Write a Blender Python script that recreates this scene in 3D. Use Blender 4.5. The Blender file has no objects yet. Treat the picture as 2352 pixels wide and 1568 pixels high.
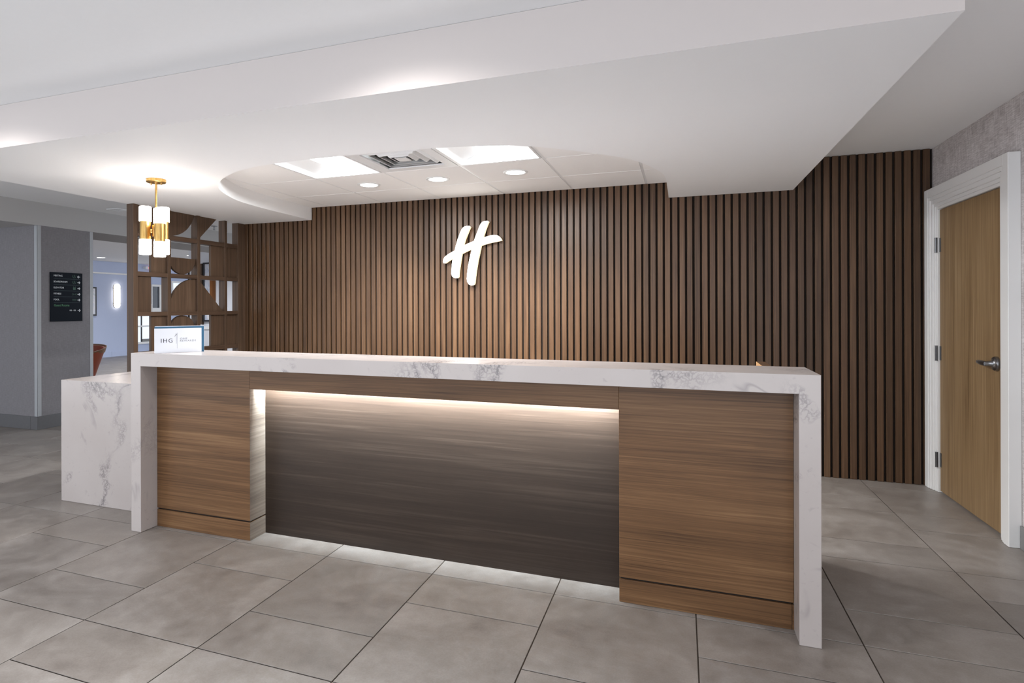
import bpy, bmesh, math, random
from mathutils import Vector, Matrix
random.seed(7)
scene = bpy.context.scene
COL = scene.collection
pi = math.pi

# ------------------------------------------------------------------ camera, world, exposure
YAW, ROLL = 0.3579, -0.0029
CAM = Vector((-0.5098, -2.6935, 1.3414))
FPX, CX, CY = 1378.03, 1050.36, 704.68
_f = Vector((-math.sin(YAW), math.cos(YAW), 0)); _r = Vector((math.cos(YAW), math.sin(YAW), 0)); _u = Vector((0, 0, 1))
_R = _r * math.cos(ROLL) + _u * math.sin(ROLL); _U = _u * math.cos(ROLL) - _r * math.sin(ROLL)
cam_data = bpy.data.cameras.new('camera'); cam = bpy.data.objects.new('camera', cam_data); COL.objects.link(cam)
cam_data.sensor_fit = 'HORIZONTAL'; cam_data.sensor_width = 36.0
cam_data.lens = FPX / 2352 * 36.0
cam_data.shift_x = (1176 - CX) / 2352; cam_data.shift_y = -(784 - CY) / 2352
cam_data.clip_start = 0.05; cam_data.clip_end = 200
m = Matrix.Identity(4)
for i in range(3):
    m[i][0] = _R[i]; m[i][1] = _U[i]; m[i][2] = -_f[i]; m[i][3] = CAM[i]
cam.matrix_world = m
scene.camera = cam

world = bpy.data.worlds.new('world'); scene.world = world; world.use_nodes = True
bg = world.node_tree.nodes['Background']
bg.inputs[0].default_value = (0.90, 0.96, 1.05, 1); bg.inputs[1].default_value = 2.4
vs = scene.view_settings
vs.view_transform = 'Standard'; vs.look = 'None'; vs.gamma = 1.0; vs.exposure = 0.0; vs.use_curve_mapping = False
scene.cycles.use_denoising = True
scene.cycles.max_bounces = 8; scene.cycles.diffuse_bounces = 5
scene.cycles.sample_clamp_indirect = 6.0

# light energies (the lamps themselves are built with their fixtures below)
P_LOBBY = 9.5      # recessed lobby downlights in front of the desk, plus one added
P_CAN = 48.0        # three downlights in the tray
P_TROFFER = 60.0    # two square troffers in the tray
P_LED = 300.0        # LED strip in the desk niche
P_FAR = 42.0        # far lounge downlights, most of them added and unseen
E_SHADE = 20.0       # glowing pendant glass
E_LOGO = 6.0

# ------------------------------------------------------------------ measured layout (metres)
W = 2.7228; XR = 1.2438; S1 = 2.2655; S2 = 2.511; S3 = 2.3954; YF = -0.377; XE = -5.1285; XC = 0.3233
L = 3.6166; D = 0.339; T_ = 0.0772; B_ = 0.0766; H = 1.07; D1 = 0.119; D2 = 0.2558
X1 = -2.8387; X2 = -0.7789; Z1 = 0.8723; XL = -4.5701; Y3 = 0.2607; H3 = 0.8412
XS = -5.048; XP = -7.16; YP = 1.877; XFAR = -15.17; ZFAR = 2.6

def proj(p):
    d = Vector(p) - CAM; w = d.dot(_f)
    if w < 0.05: return None
    return (CX + FPX * d.dot(_R) / w, CY - FPX * d.dot(_U) / w)

# ------------------------------------------------------------------ node helpers
def new_mat(name):
    mt = bpy.data.materials.new(name); mt.use_nodes = True
    nt = mt.node_tree; nt.nodes.clear()
    out = nt.nodes.new('ShaderNodeOutputMaterial'); b = nt.nodes.new('ShaderNodeBsdfPrincipled')
    nt.links.new(b.outputs[0], out.inputs[0])
    return mt, nt, b
def N(nt, t, **kw):
    n = nt.nodes.new(t)
    for k, v in kw.items():
        if k.startswith('i_'):
            key = k[2:]
            n.inputs[int(key) if key.isdigit() else key].default_value = v
        else: setattr(n, k, v)
    return n
def ramp(nt, src, stops):
    r = nt.nodes.new('ShaderNodeValToRGB'); e = r.color_ramp.elements
    while len(e) < len(stops): e.new(0.5)
    for el, (p, c) in zip(e, stops):
        el.position = p; el.color = (c[0], c[1], c[2], 1) if not isinstance(c, (int, float)) else (c, c, c, 1)
    nt.links.new(src, r.inputs[0]); return r
def coords(nt, scale, rnd=0.0):
    tc = N(nt, 'ShaderNodeTexCoord'); mp = N(nt, 'ShaderNodeMapping'); mp.inputs['Scale'].default_value = scale
    src = tc.outputs['Object']
    if rnd:
        oi = N(nt, 'ShaderNodeObjectInfo'); mu = N(nt, 'ShaderNodeMath', operation='MULTIPLY'); mu.inputs[1].default_value = rnd
        nt.links.new(oi.outputs['Random'], mu.inputs[0])
        ad = N(nt, 'ShaderNodeVectorMath', operation='ADD'); nt.links.new(src, ad.inputs[0]); nt.links.new(mu.outputs[0], ad.inputs[1]); src = ad.outputs[0]
    nt.links.new(src, mp.inputs[0]); return mp.outputs[0]
def noise(nt, vec, scale=1.0, detail=4, rough=0.5, dist=0.0):
    n = N(nt, 'ShaderNodeTexNoise'); n.inputs['Scale'].default_value = scale; n.inputs['Detail'].default_value = detail
    n.inputs['Roughness'].default_value = rough; n.inputs['Distortion'].default_value = dist
    nt.links.new(vec, n.inputs['Vector']); return n.outputs['Fac']
def mixc(nt, fac, a, b, mode='MIX'):
    x = N(nt, 'ShaderNodeMix', data_type='RGBA', blend_type=mode)
    for s, v in ((0, fac), (6, a), (7, b)):
        if isinstance(v, (int, float)): x.inputs[s].default_value = v
        elif isinstance(v, tuple): x.inputs[s].default_value = (*v, 1)
        else: nt.links.new(v, x.inputs[s])
    return x.outputs[2]
def math_(nt, op, a, b=None, c=None):
    x = N(nt, 'ShaderNodeMath', operation=op)
    for i, v in enumerate((a, b, c)):
        if v is None: continue
        if isinstance(v, (int, float)): x.inputs[i].default_value = v
        else: nt.links.new(v, x.inputs[i])
    return x.outputs[0]
def bump(nt, b, h, strength, dist=0.002):
    bp = N(nt, 'ShaderNodeBump'); bp.inputs['Strength'].default_value = strength; bp.inputs['Distance'].default_value = dist
    nt.links.new(h, bp.inputs['Height']); nt.links.new(bp.outputs[0], b.inputs['Normal'])
def srgb(r, g, b):
    f = lambda c: (c / 255 / 12.92) if c / 255 <= 0.04045 else ((c / 255 + 0.055) / 1.055) ** 2.4
    return (f(r), f(g), f(b))
def plain(name, col, rough=0.5, metal=0.0, spec=None, grain=0.0):
    mt, nt, b = new_mat(name)
    b.inputs['Base Color'].default_value = (*col, 1); b.inputs['Roughness'].default_value = rough; b.inputs['Metallic'].default_value = metal
    if spec is not None: b.inputs['Specular IOR Level'].default_value = spec
    v = coords(nt, (1, 1, 1)); n = noise(nt, v, 35, 3)
    c = mixc(nt, n, tuple(x * (1 - grain) for x in col), tuple(min(1, x * (1 + grain)) for x in col))
    nt.links.new(c, b.inputs['Base Color'])
    return mt
def emit(name, col, strength, base=(0.9, 0.9, 0.9)):
    mt, nt, b = new_mat(name)
    b.inputs['Base Color'].default_value = (*base, 1); b.inputs['Emission Color'].default_value = (*col, 1)
    b.inputs['Emission Strength'].default_value = strength; b.inputs['Roughness'].default_value = 0.4
    return mt
def wood(name, dark, mid, light, axis, rough=0.42, var=0.25, band=5.0, fine=70.0):
    """veneer: grain runs along axis (0 x, 1 y, 2 z)"""
    mt, nt, b = new_mat(name)
    def sc(across, along): return tuple(along if i == axis else across for i in range(3))
    wob = coords(nt, sc(1.2, 0.9), 9.0); wn = noise(nt, wob, 2.0, 2)
    v1 = coords(nt, sc(band, 0.35), 13.0); n1 = noise(nt, v1, 1.6, 3, 0.55, 0.6)
    v2 = coords(nt, sc(fine, 1.3), 17.0); n2 = noise(nt, v2, 1.0, 5, 0.65, 0.8)
    v3 = coords(nt, sc(fine * 3.5, 3.0), 5.0); n3 = noise(nt, v3, 1.0, 2)
    s = math_(nt, 'ADD', math_(nt, 'MULTIPLY', n1, 0.36), math_(nt, 'MULTIPLY', n2, 0.56))
    s = math_(nt, 'ADD', s, math_(nt, 'MULTIPLY', wn, 0.12))
    r = ramp(nt, s, [(0.36, dark), (0.53, mid), (0.70, light)])
    oi = N(nt, 'ShaderNodeObjectInfo')
    k = math_(nt, 'MULTIPLY_ADD', oi.outputs['Random'], var, 1.0 - var / 2)
    k = math_(nt, 'MULTIPLY', k, math_(nt, 'MULTIPLY_ADD', n3, 0.3, 0.85))
    cc = N(nt, 'ShaderNodeCombineColor')
    for i in range(3): nt.links.new(k, cc.inputs[i])
    nt.links.new(mixc(nt, 1.0, r.outputs[0], cc.outputs[0], 'MULTIPLY'), b.inputs['Base Color'])
    b.inputs['Roughness'].default_value = rough; b.inputs['Specular IOR Level'].default_value = 0.36 if 'slat' in name else 0.3
    bump(nt, b, n2, 0.12, 0.001)
    return mt

# ------------------------------------------------------------------ materials
M = {}
M['paint'] = plain('white_paint', srgb(240, 240, 240), 0.75, grain=0.005)
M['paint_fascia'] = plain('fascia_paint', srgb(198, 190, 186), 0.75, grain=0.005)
M['paint_beam_shaded'] = plain('shaded_beam_paint', srgb(172, 170, 168), 0.8, grain=0.01)  # greyed so the beam's shade sits in its colour
M['paint_ceiling'] = plain('ceiling_paint', srgb(238, 238, 238), 0.85, grain=0.01)
M['trim_white'] = plain('white_gloss_trim', srgb(230, 229, 227), 0.4, grain=0.0)
M['tile_acoustic'] = plain('acoustic_tile', srgb(238, 236, 234), 0.9, grain=0.01)
M['grid_white'] = plain('grid_white', srgb(228, 228, 228), 0.4, grain=0.01)
M['dark'] = plain('dark_backing', (0.004, 0.0035, 0.003), 0.9)
M['slat_back'] = plain('shaded_brown_backing', srgb(36, 26, 18), 0.9)  # brown backing darkened to paint in the low light between slats
M['shadow_gap'] = plain('black_reveal', (0.006, 0.004, 0.003), 0.8)
M['desk_wood'] = wood('desk_oak_laminate', srgb(70, 48, 29), srgb(107, 77, 50), srgb(133, 101, 70), 0, 0.38, 0.06, 6.5, 95)
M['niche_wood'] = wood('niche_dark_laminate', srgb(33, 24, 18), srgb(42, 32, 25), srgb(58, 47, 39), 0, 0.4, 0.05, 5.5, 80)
M['side_wood'] = wood('desk_side_laminate', srgb(84, 74, 66), srgb(112, 101, 91), srgb(132, 122, 112), 1, 0.38, 0.06, 5.5, 60)
M['slat_wood'] = wood('walnut_slat', srgb(62, 43, 28), srgb(84, 61, 42), srgb(108, 83, 60), 2, 0.38, 0.42, 7, 90)
M['screen_wood'] = wood('walnut_screen', srgb(62, 47, 37), srgb(82, 64, 50), srgb(104, 84, 68), 2, 0.45, 0.15, 8, 60)
M['screen_rail'] = wood('walnut_screen_rail', srgb(62, 47, 37), srgb(80, 62, 49), srgb(98, 79, 64), 1, 0.45, 0.12, 8, 60)
M['door_wood'] = wood('door_veneer', srgb(112, 88, 60), srgb(140, 114, 82), srgb(162, 137, 104), 2, 0.45, 0.0, 6, 70)
M['light_wood'] = wood('raw_edge_wood', srgb(176, 134, 92), srgb(196, 152, 108), srgb(208, 168, 126), 1, 0.5, 0.0)
M['frame_wood'] = wood('amber_frame_wood', srgb(96, 58, 22), srgb(122, 74, 28), srgb(140, 90, 40), 2, 0.5, 0.0)

def quartz(name, rnd):
    mt, nt, b = new_mat(name)
    v = coords(nt, (1, 1, 1), rnd)
    river = noise(nt, v, 1.5, 3, 0.55, 1.0)
    rv = math_(nt, 'ABSOLUTE', math_(nt, 'SUBTRACT', river, 0.5))
    mask = ramp(nt, rv, [(0.0, 0.9), (0.018, 0.7), (0.048, 0.0)])
    patch = ramp(nt, noise(nt, v, 2.1, 2), [(0.46, 0.0), (0.60, 1.0)])
    wv = N(nt, 'ShaderNodeVectorMath', operation='ADD'); nz = N(nt, 'ShaderNodeTexNoise'); nz.inputs['Scale'].default_value = 26; nz.inputs['Detail'].default_value = 3
    nt.links.new(v, nz.inputs['Vector'])
    sc = N(nt, 'ShaderNodeVectorMath', operation='SCALE'); sc.inputs['Scale'].default_value = 0.09; nt.links.new(nz.outputs['Color'], sc.inputs[0])
    nt.links.new(v, wv.inputs[0]); nt.links.new(sc.outputs[0], wv.inputs[1])
    vo = N(nt, 'ShaderNodeTexVoronoi', feature='DISTANCE_TO_EDGE'); vo.inputs['Scale'].default_value = 34; nt.links.new(wv.outputs[0], vo.inputs['Vector'])
    crack = ramp(nt, vo.outputs['Distance'], [(0.0, 1.0), (0.06, 0.75), (0.2, 0.10)])
    core = ramp(nt, rv, [(0.0, 1.0), (0.006, 0.5), (0.012, 0.0)])
    f = math_(nt, 'MULTIPLY', mask.outputs[0], crack.outputs[0])
    f = math_(nt, 'MULTIPLY', f, patch.outputs[0])
    f2 = math_(nt, 'MULTIPLY', core.outputs[0], ramp(nt, noise(nt, v, 5.0, 2), [(0.48, 0.0), (0.62, 0.5)]).outputs[0])
    f = math_(nt, 'MINIMUM', math_(nt, 'ADD', f, f2), 1.0)
    speck = ramp(nt, noise(nt, v, 30, 3, 0.6, 0.5), [(0.62, 0.0), (0.75, 0.22)])
    f = math_(nt, 'MAXIMUM', f, speck.outputs[0])
    cloud = mixc(nt, noise(nt, v, 3, 3), srgb(174, 164, 159), srgb(185, 177, 173))
    nt.links.new(mixc(nt, math_(nt, 'MULTIPLY', f, 0.8), cloud, srgb(104, 99, 101)), b.inputs['Base Color'])
    b.inputs['Roughness'].default_value = 0.22
    return mt
M['quartz'] = quartz('veined_quartz', 11.0); M['quartz_frame'] = quartz('veined_quartz_frame', 0.0)

def floor_tile():
    mt, nt, b = new_mat('concrete_look_porcelain')
    v = coords(nt, (1, 1, 1), 31.0)
    n1 = noise(nt, v, 2.2, 5, 0.6, 0.8); n2 = noise(nt, v, 14, 4, 0.6); n3 = noise(nt, v, 160, 2)
    s = math_(nt, 'ADD', math_(nt, 'MULTIPLY', n1, 0.55), math_(nt, 'MULTIPLY', n2, 0.3))
    s = math_(nt, 'ADD', s, math_(nt, 'MULTIPLY', n3, 0.15))
    r = ramp(nt, s, [(0.34, srgb(112, 104, 98)), (0.5, srgb(133, 126, 120)), (0.66, srgb(153, 147, 142))])
    oi = N(nt, 'ShaderNodeObjectInfo')
    tint = ramp(nt, oi.outputs['Random'], [(0.0, (0.92, 0.92, 0.925)), (0.5, (0.99, 0.98, 0.97)), (1.0, (1.05, 1.05, 1.05))])
    nt.links.new(mixc(nt, 1.0, r.outputs[0], tint.outputs[0], 'MULTIPLY'), b.inputs['Base Color'])
    rr = ramp(nt, n2, [(0.3, 0.34), (0.7, 0.48)]); nt.links.new(rr.outputs[0], b.inputs['Roughness'])
    bump(nt, b, n2, 0.06, 0.002)
    return mt
M['tile'] = floor_tile()
M['grout'] = plain('brown_grout', srgb(60, 50, 41), 0.9, grain=0.1)
M['base_tile_dark'] = plain('dark_base_tile', srgb(88, 87, 88), 0.5, grain=0.08)
M['base_tile'] = plain('grey_base_tile', srgb(124, 124, 123), 0.5, grain=0.06)

def linen(name, a, c, k=1.0):
    mt, nt, b = new_mat(name)
    n1 = noise(nt, coords(nt, (40 * k, 40 * k, 420 * k)), 1.0, 3, 0.6)
    n2 = noise(nt, coords(nt, (420 * k, 420 * k, 30 * k)), 1.0, 3, 0.6)
    n3 = noise(nt, coords(nt, (1, 1, 1)), 9, 3)
    s = math_(nt, 'ADD', math_(nt, 'MULTIPLY', n1, 0.45), math_(nt, 'MULTIPLY', n2, 0.35))
    s = math_(nt, 'ADD', s, math_(nt, 'MULTIPLY', n3, 0.2 if k < 0.5 else 0.06))
    r = ramp(nt, s, [(0.38, a), (0.64, c)])
    nt.links.new(r.outputs[0], b.inputs['Base Color']); b.inputs['Roughness'].default_value = 0.85
    bump(nt, b, s, 0.25, 0.001)
    return mt
M['linen'] = linen('linen_wallcovering', srgb(160, 152, 151), srgb(220, 215, 214), 0.4)
M['linen_grey'] = linen('grey_grasscloth', srgb(117, 114, 116), srgb(138, 135, 138), 0.6)
M['daylight_tint_wall'] = linen('daylight_tinted_wallcovering', srgb(182, 192, 218), srgb(194, 203, 226))  # blue cast of the daylight is put into the wall colour
M['far_white'] = plain('far_white_paint', srgb(222, 223, 228), 0.8, grain=0.02)
M['guard'] = plain('corner_guard', srgb(158, 160, 162), 0.45, 0.0, grain=0.03)

def brass():
    mt, nt, b = new_mat('brushed_brass')
    n = noise(nt, coords(nt, (60, 60, 3)), 4.0, 3)
    r = ramp(nt, n, [(0.3, srgb(172, 134, 74)), (0.7, srgb(212, 176, 112))])
    nt.links.new(r.outputs[0], b.inputs['Base Color']); b.inputs['Metallic'].default_value = 1.0; b.inputs['Roughness'].default_value = 0.3
    return mt
M['brass'] = brass()
M['steel'] = plain('satin_steel', srgb(150, 150, 152), 0.3, 1.0, grain=0.05)
M['dark_steel'] = plain('hinge_steel', srgb(112, 112, 114), 0.35, 1.0, grain=0.05)
M['black_metal'] = plain('black_metal', srgb(34, 32, 34), 0.4, 0.2, grain=0.05)
M['shade'] = emit('glowing_opal_glass', (1.0, 0.93, 0.86), E_SHADE)
M['logo_face'] = emit('lit_logo_face', (1.0, 0.97, 0.90), E_LOGO)
M['logo_side'] = emit('lit_logo_return', (1.0, 0.82, 0.55), 0.9, srgb(240, 220, 180))
M['lens'] = emit('lamp_lens', (1.0, 0.98, 0.95), 14.0)
M['troffer_lens'] = emit('troffer_lens', (0.95, 0.98, 1.0), 7.0)
M['led'] = emit('led_strip', (0.86, 0.97, 1.0), 10.0)
M['sconce_glass'] = emit('sconce_glass', (1.0, 0.88, 0.72), 6.0)
M['window_pane'] = emit('daylit_pane', (0.80, 0.88, 1.0), 0.75, (0.6, 0.7, 0.8))
M['glass_dark'] = plain('dark_glass', srgb(58, 64, 76), 0.1, grain=0.05)
M['navy'] = plain('navy_sign', srgb(16, 22, 30), 0.7, spec=0.15, grain=0.05)
M['ink_white'] = plain('white_print', srgb(225, 230, 232), 0.6)
M['ink_green'] = plain('green_print', srgb(82, 140, 98), 0.6)
M['ink_dimgreen'] = plain('dim_green_print', srgb(40, 72, 58), 0.6)
M['ink_line'] = plain('line_print', srgb(62, 78, 82), 0.6)
M['card_white'] = plain('white_card', srgb(226, 228, 234), 0.35, grain=0.01)
M['card_blue'] = plain('teal_blue_acrylic', srgb(46, 92, 122), 0.3, grain=0.05)
M['ink_dark'] = plain('dark_print', srgb(48, 46, 56), 0.6)
M['ink_grey'] = plain('grey_print', srgb(128, 130, 136), 0.6)
M['orange'] = plain('rust_orange_leather', srgb(128, 52, 22), 0.5, grain=0.1)
M['chair_wood'] = wood('chair_bentwood', srgb(84, 58, 40), srgb(112, 80, 56), srgb(136, 102, 76), 0, 0.4, 0.0)
M['red'] = emit('red_indicator', (1.0, 0.2, 0.2), 0.8, (0.6, 0.2, 0.2))

def art():
    mt, nt, b = new_mat('pale_abstract_print')
    v = coords(nt, (1.4, 1, 0.8)); n = noise(nt, v, 3.0, 4, 0.6, 1.6)
    r = ramp(nt, n, [(0.3, srgb(150, 160, 184)), (0.45, srgb(206, 210, 222)), (0.58, srgb(226, 222, 224)), (0.75, srgb(176, 190, 200))])
    nt.links.new(r.outputs[0], b.inputs['Base Color']); b.inputs['Roughness'].default_value = 0.5
    return mt
M['art'] = art()

# ------------------------------------------------------------------ mesh helpers
class MB:
    def __init__(s): s.v = []; s.f = []; s.smooth = []
    def add(s, vs_, fs, smooth=False):
        o = len(s.v); s.v += [Vector(p) for p in vs_]
        for f in fs: s.f.append(tuple(i + o for i in f)); s.smooth.append(smooth)
        return s
    def box(s, x0, x1, y0, y1, z0, z1):
        vs_ = [(x, y, z) for z in (z0, z1) for y in (y0, y1) for x in (x0, x1)]
        return s.add(vs_, [(0, 2, 3, 1), (4, 5, 7, 6), (0, 1, 5, 4), (2, 6, 7, 3), (0, 4, 6, 2), (1, 3, 7, 5)])
    def prism(s, poly, axis, a, b):
        """extrude 2-D polygon along axis from a to b; poly in the two remaining axes in xyz order"""
        n = len(poly)
        def P(p, h): q = list(p); q.insert(axis, h); return q
        vs_ = [P(p, a) for p in poly] + [P(p, b) for p in poly]
        area = sum(poly[i][0] * poly[(i + 1) % n][1] - poly[(i + 1) % n][0] * poly[i][1] for i in range(n))
        fs = [tuple(range(n)), tuple(range(2 * n - 1, n - 1, -1))] + [(i, i + n, (i + 1) % n + n, (i + 1) % n) for i in range(n)]
        return s.add(vs_, fs)
    def lathe(s, prof, seg=24, c=(0, 0, 0), axis=2):
        vs_ = []; fs = []
        for (r, h) in prof:
            for k in range(seg):
                a = 2 * pi * k / seg
                q = [r * math.cos(a), r * math.sin(a)]; q.insert(axis, h); vs_.append([q[i] + c[i] for i in range(3)])
        for j in range(len(prof) - 1):
            for k in range(seg):
                fs.append((j * seg + k, j * seg + (k + 1) % seg, (j + 1) * seg + (k + 1) % seg, (j + 1) * seg + k))
        fs.append(tuple(range(seg - 1, -1, -1))); n = len(prof) - 1
        fs.append(tuple(n * seg + k for k in range(seg)))
        return s.add(vs_, fs, True)
    def tube(s, pts, r, seg=10):
        pts = [Vector(p) for p in pts]; vs_ = []; fs = []; up = Vector((0, 0, 1))
        for i, p in enumerate(pts):
            t = (pts[min(i + 1, len(pts) - 1)] - pts[max(i - 1, 0)]).normalized()
            a = t.cross(up if abs(t.z) < 0.95 else Vector((1, 0, 0))).normalized(); b_ = t.cross(a)
            rr = r[i] if isinstance(r, (list, tuple)) else r
            for k in range(seg):
                th = 2 * pi * k / seg; vs_.append(p + a * rr * math.cos(th) + b_ * rr * math.sin(th))
        for i in range(len(pts) - 1):
            for k in range(seg):
                fs.append((i * seg + k, i * seg + (k + 1) % seg, (i + 1) * seg + (k + 1) % seg, (i + 1) * seg + k))
        fs.append(tuple(range(seg - 1, -1, -1))); n = len(pts) - 1
        fs.append(tuple(n * seg + k for k in range(seg)))
        return s.add(vs_, fs, True)
    def mesh(s, name, origin=(0, 0, 0), bevel=0.0, mat=None, tri=False, skip=None):
        o = Vector(origin); me = bpy.data.meshes.new(name)
        me.from_pydata([p - o for p in s.v], [], s.f)
        for p, sm in zip(me.polygons, s.smooth): p.use_smooth = sm
        bm = bmesh.new(); bm.from_mesh(me)
        bmesh.ops.recalc_face_normals(bm, faces=bm.faces)
        if bevel:
            es = [e for e in bm.edges if len(e.link_faces) == 2 and e.calc_face_angle(0) > 0.6 and not (skip and all(skip(v.co + o) for v in e.verts))]
            bmesh.ops.bevel(bm, geom=es, offset=bevel, segments=1, affect='EDGES')
        if tri: bmesh.ops.triangulate(bm, faces=[f for f in bm.faces if len(f.verts) > 4])
        bm.to_mesh(me); bm.free()
        if any(s.smooth):
            try: me.set_sharp_from_angle(angle=0.7)
            except Exception: pass
        if mat: me.materials.append(M[mat])
        return me
    def obj(s, name, mat, parent=None, origin=None, bevel=0.0, tri=False, kind=None, skip=None):
        if origin is None:
            lo = [min(p[i] for p in s.v) for i in range(3)]; hi = [max(p[i] for p in s.v) for i in range(3)]
            origin = ((lo[0] + hi[0]) / 2, (lo[1] + hi[1]) / 2, lo[2])
        ob = bpy.data.objects.new(name, s.mesh(name, origin, bevel, mat, tri, skip)); COL.objects.link(ob)
        place(ob, origin, parent)
        if kind: ob['kind'] = kind
        return ob
WORLD = {}
def place(ob, loc, parent=None):
    loc = Vector(loc); WORLD[ob.name] = loc
    if parent is not None:
        ob.parent = parent; ob.location = loc - WORLD[parent.name]
    else: ob.location = loc
def tag(o, label, cat, group=None, kind=None):
    o['label'] = label; o['category'] = cat
    if group: o['group'] = group
    if kind: o['kind'] = kind
    return o
def empty(name, loc, label, cat, group=None, kind=None):
    o = bpy.data.objects.new(name, None); COL.objects.link(o); o.empty_display_size = 0.1
    place(o, loc); return tag(o, label, cat, group, kind)
def inst(name, me, loc, parent=None):
    o = bpy.data.objects.new(name, me); COL.objects.link(o); place(o, loc, parent); return o
def lamp(kind, name, loc, energy, parent=None, color=(1, 1, 1), size=0.1, size_y=None, spot=None, blend=0.6, rot=(0, 0, 0)):
    ld = bpy.data.lights.new(name, kind); ld.energy = energy; ld.color = color
    if kind == 'AREA':
        ld.size = size
        if size_y: ld.shape = 'RECTANGLE'; ld.size_y = size_y
        else: ld.shape = 'DISK'
    else: ld.shadow_soft_size = size
    if kind == 'SPOT': ld.spot_size = spot; ld.spot_blend = blend
    o = bpy.data.objects.new(name, ld); COL.objects.link(o); o.rotation_euler = rot; place(o, loc, parent)
    return o

# ------------------------------------------------------------------ FLOOR
fl = MB().box(-16.4, 3.2, -3.45, 16.5, -0.06, -0.0035).obj('floor', 'grout', None, (0, 0, 0))
tag(fl, 'grey-beige concrete-look porcelain tile floor with brown grout lines', 'floor', kind='structure')
TT, TX0, TY0 = 0.6164, -0.4552, 0.0868
g = 0.0050
def tile_mesh(name, ly):
    return MB().box(g / 2, TT - g / 2, g / 2, ly - g / 2, -0.003, 0.0).mesh(name, (0, 0, 0), 0.0009, 'tile')
TILE_L = tile_mesh('floor_tile_square', TT); TILE_S = tile_mesh('floor_tile_half', TT / 2)
cells = []
for ci in range(-24, 6):
    x = TX0 + ci * TT
    for k in range(-9, 19):
        y = TY0 + k * TT * 1.5
        # even columns: half tile below the shared joint line, odd columns: half tile above it
        if ci % 2 == 0: cells += [(x, y, TT, TILE_L), (x, y + TT, TT / 2, TILE_S)]
        else: cells += [(x, y, TT / 2, TILE_S), (x, y + TT / 2, TT, TILE_L)]
vis = []; rest = MB()
for c in cells:
    x, y, ly, me = c
    if x < -15.9 or y < -3.4 or y + ly > 16 or x > 2.6: continue
    q = [proj((x + a * TT, y + b * ly, 0)) for a in (0, 1) for b in (0, 1)]
    area = 0
    if all(q):
        us = [p[0] for p in q]; vs2 = [p[1] for p in q]
        ox = min(max(us), 2352) - max(min(us), 0); oy = min(max(vs2), 1568) - max(min(vs2), 0)
        if ox > 4 and oy > 4: area = ox * oy
        cxm = sum(us) / 4; cym = sum(vs2) / 4
        # behind the desk front, the slat wall or the pillar: nothing of the tile shows
        if y > D and 330 < min(us) and max(us) < 1870: area = 0
        if y > W - 0.05 and x > XE: area = 0
    if area > 0: vis.append((area, c))
    else: rest.add([(x + a, y + b, z) for z in (-0.003, 0) for b in (g / 2, ly - g / 2) for a in (g / 2, TT - g / 2)],
                   [(0, 2, 3, 1), (4, 5, 7, 6), (0, 1, 5, 4), (2, 6, 7, 3), (0, 4, 6, 2), (1, 3, 7, 5)])
vis.sort(key=lambda t: -t[0])
for i, (a, (x, y, ly, me)) in enumerate(vis):
    if i < 300: inst('tile', me, (x, y, 0), fl)
    else: rest.add([(x + p, y + q, z) for z in (-0.003, 0) for q in (g / 2, ly - g / 2) for p in (g / 2, TT - g / 2)],
                   [(0, 2, 3, 1), (4, 5, 7, 6), (0, 1, 5, 4), (2, 6, 7, 3), (0, 4, 6, 2), (1, 3, 7, 5)])
rest.obj('tile_field', 'tile', fl, (0, 0, 0), kind='stuff')

# ------------------------------------------------------------------ SLAT WALL
PITCH, SLW, SLD = 0.05885, 0.0418, 0.025
wb = MB().box(-5.142, 3.2, W + SLD, W + 0.16, 0, 2.6).obj('wall_back', 'slat_back')
tag(wb, 'feature wall behind the desk covered in vertical walnut slats, backing coloured dark for shade', 'wall', kind='structure')
SLAT = MB().box(-SLW / 2, SLW / 2, 0, SLD - 0.0008, 0.0, S2 - 0.003).mesh('slat', (0, 0, 0), 0.0016, 'slat_wood')
ns = 108
for i in range(ns):
    inst('slat', SLAT, (-5.115 + SLW / 2 + i * PITCH, W, 0.001), wb)

# ------------------------------------------------------------------ CEILINGS
ce = MB().box(XP, 3.2, -3.4, W + 0.16, S2, S2 + 0.08).box(XP, -5.142, W + 0.16, 7.0, S2, S2 + 0.08).obj('ceiling', 'paint_ceiling')
tag(ce, 'flat white painted lobby ceiling above the desk soffit', 'ceiling', kind='structure')
# soffit with the curved tray cut-out
ctrl = [(-4.178, W), (-4.172, 2.25), (-4.15, 1.80), (-4.09, 1.47), (-3.94, 1.13), (-3.78, 0.918), (-3.557, 0.726), (-3.244, 0.565), (-2.889, 0.505),
        (-2.415, 0.497), (-1.853, 0.535), (-1.528, 0.606), (-1.32, 0.70), (-1.035, 0.953), (-0.81, 1.225), (-0.688, 1.511), (-0.622, 1.80), (-0.612, 2.25), (-0.612, W)]
def catmull(P, n=7):
    out = []
    for i in range(len(P) - 1):
        p0, p1, p2, p3 = (Vector(P[max(i - 1, 0)]), Vector(P[i]), Vector(P[i + 1]), Vector(P[min(i + 2, len(P) - 1)]))
        for k in range(n):
            t = k / n
            out.append(0.5 * ((2 * p1) + (p2 - p0) * t + (2 * p0 - 5 * p1 + 4 * p2 - p3) * t * t + (3 * p1 - p0 - 3 * p2 + p3) * t ** 3))
    out.append(Vector(P[-1])); return [(p.x, p.y) for p in out]
curve = catmull(ctrl)
Wf = W - 0.0015
curve = [(x, min(y, Wf)) for x, y in curve]
so = MB()
outer = [(XE, Wf), (XE, YF), (XC, YF), (XC, Wf)]
poly = outer + list(reversed(curve))
so.add([(x, y, S1) for x, y in poly], [tuple(range(len(poly)))])
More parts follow.
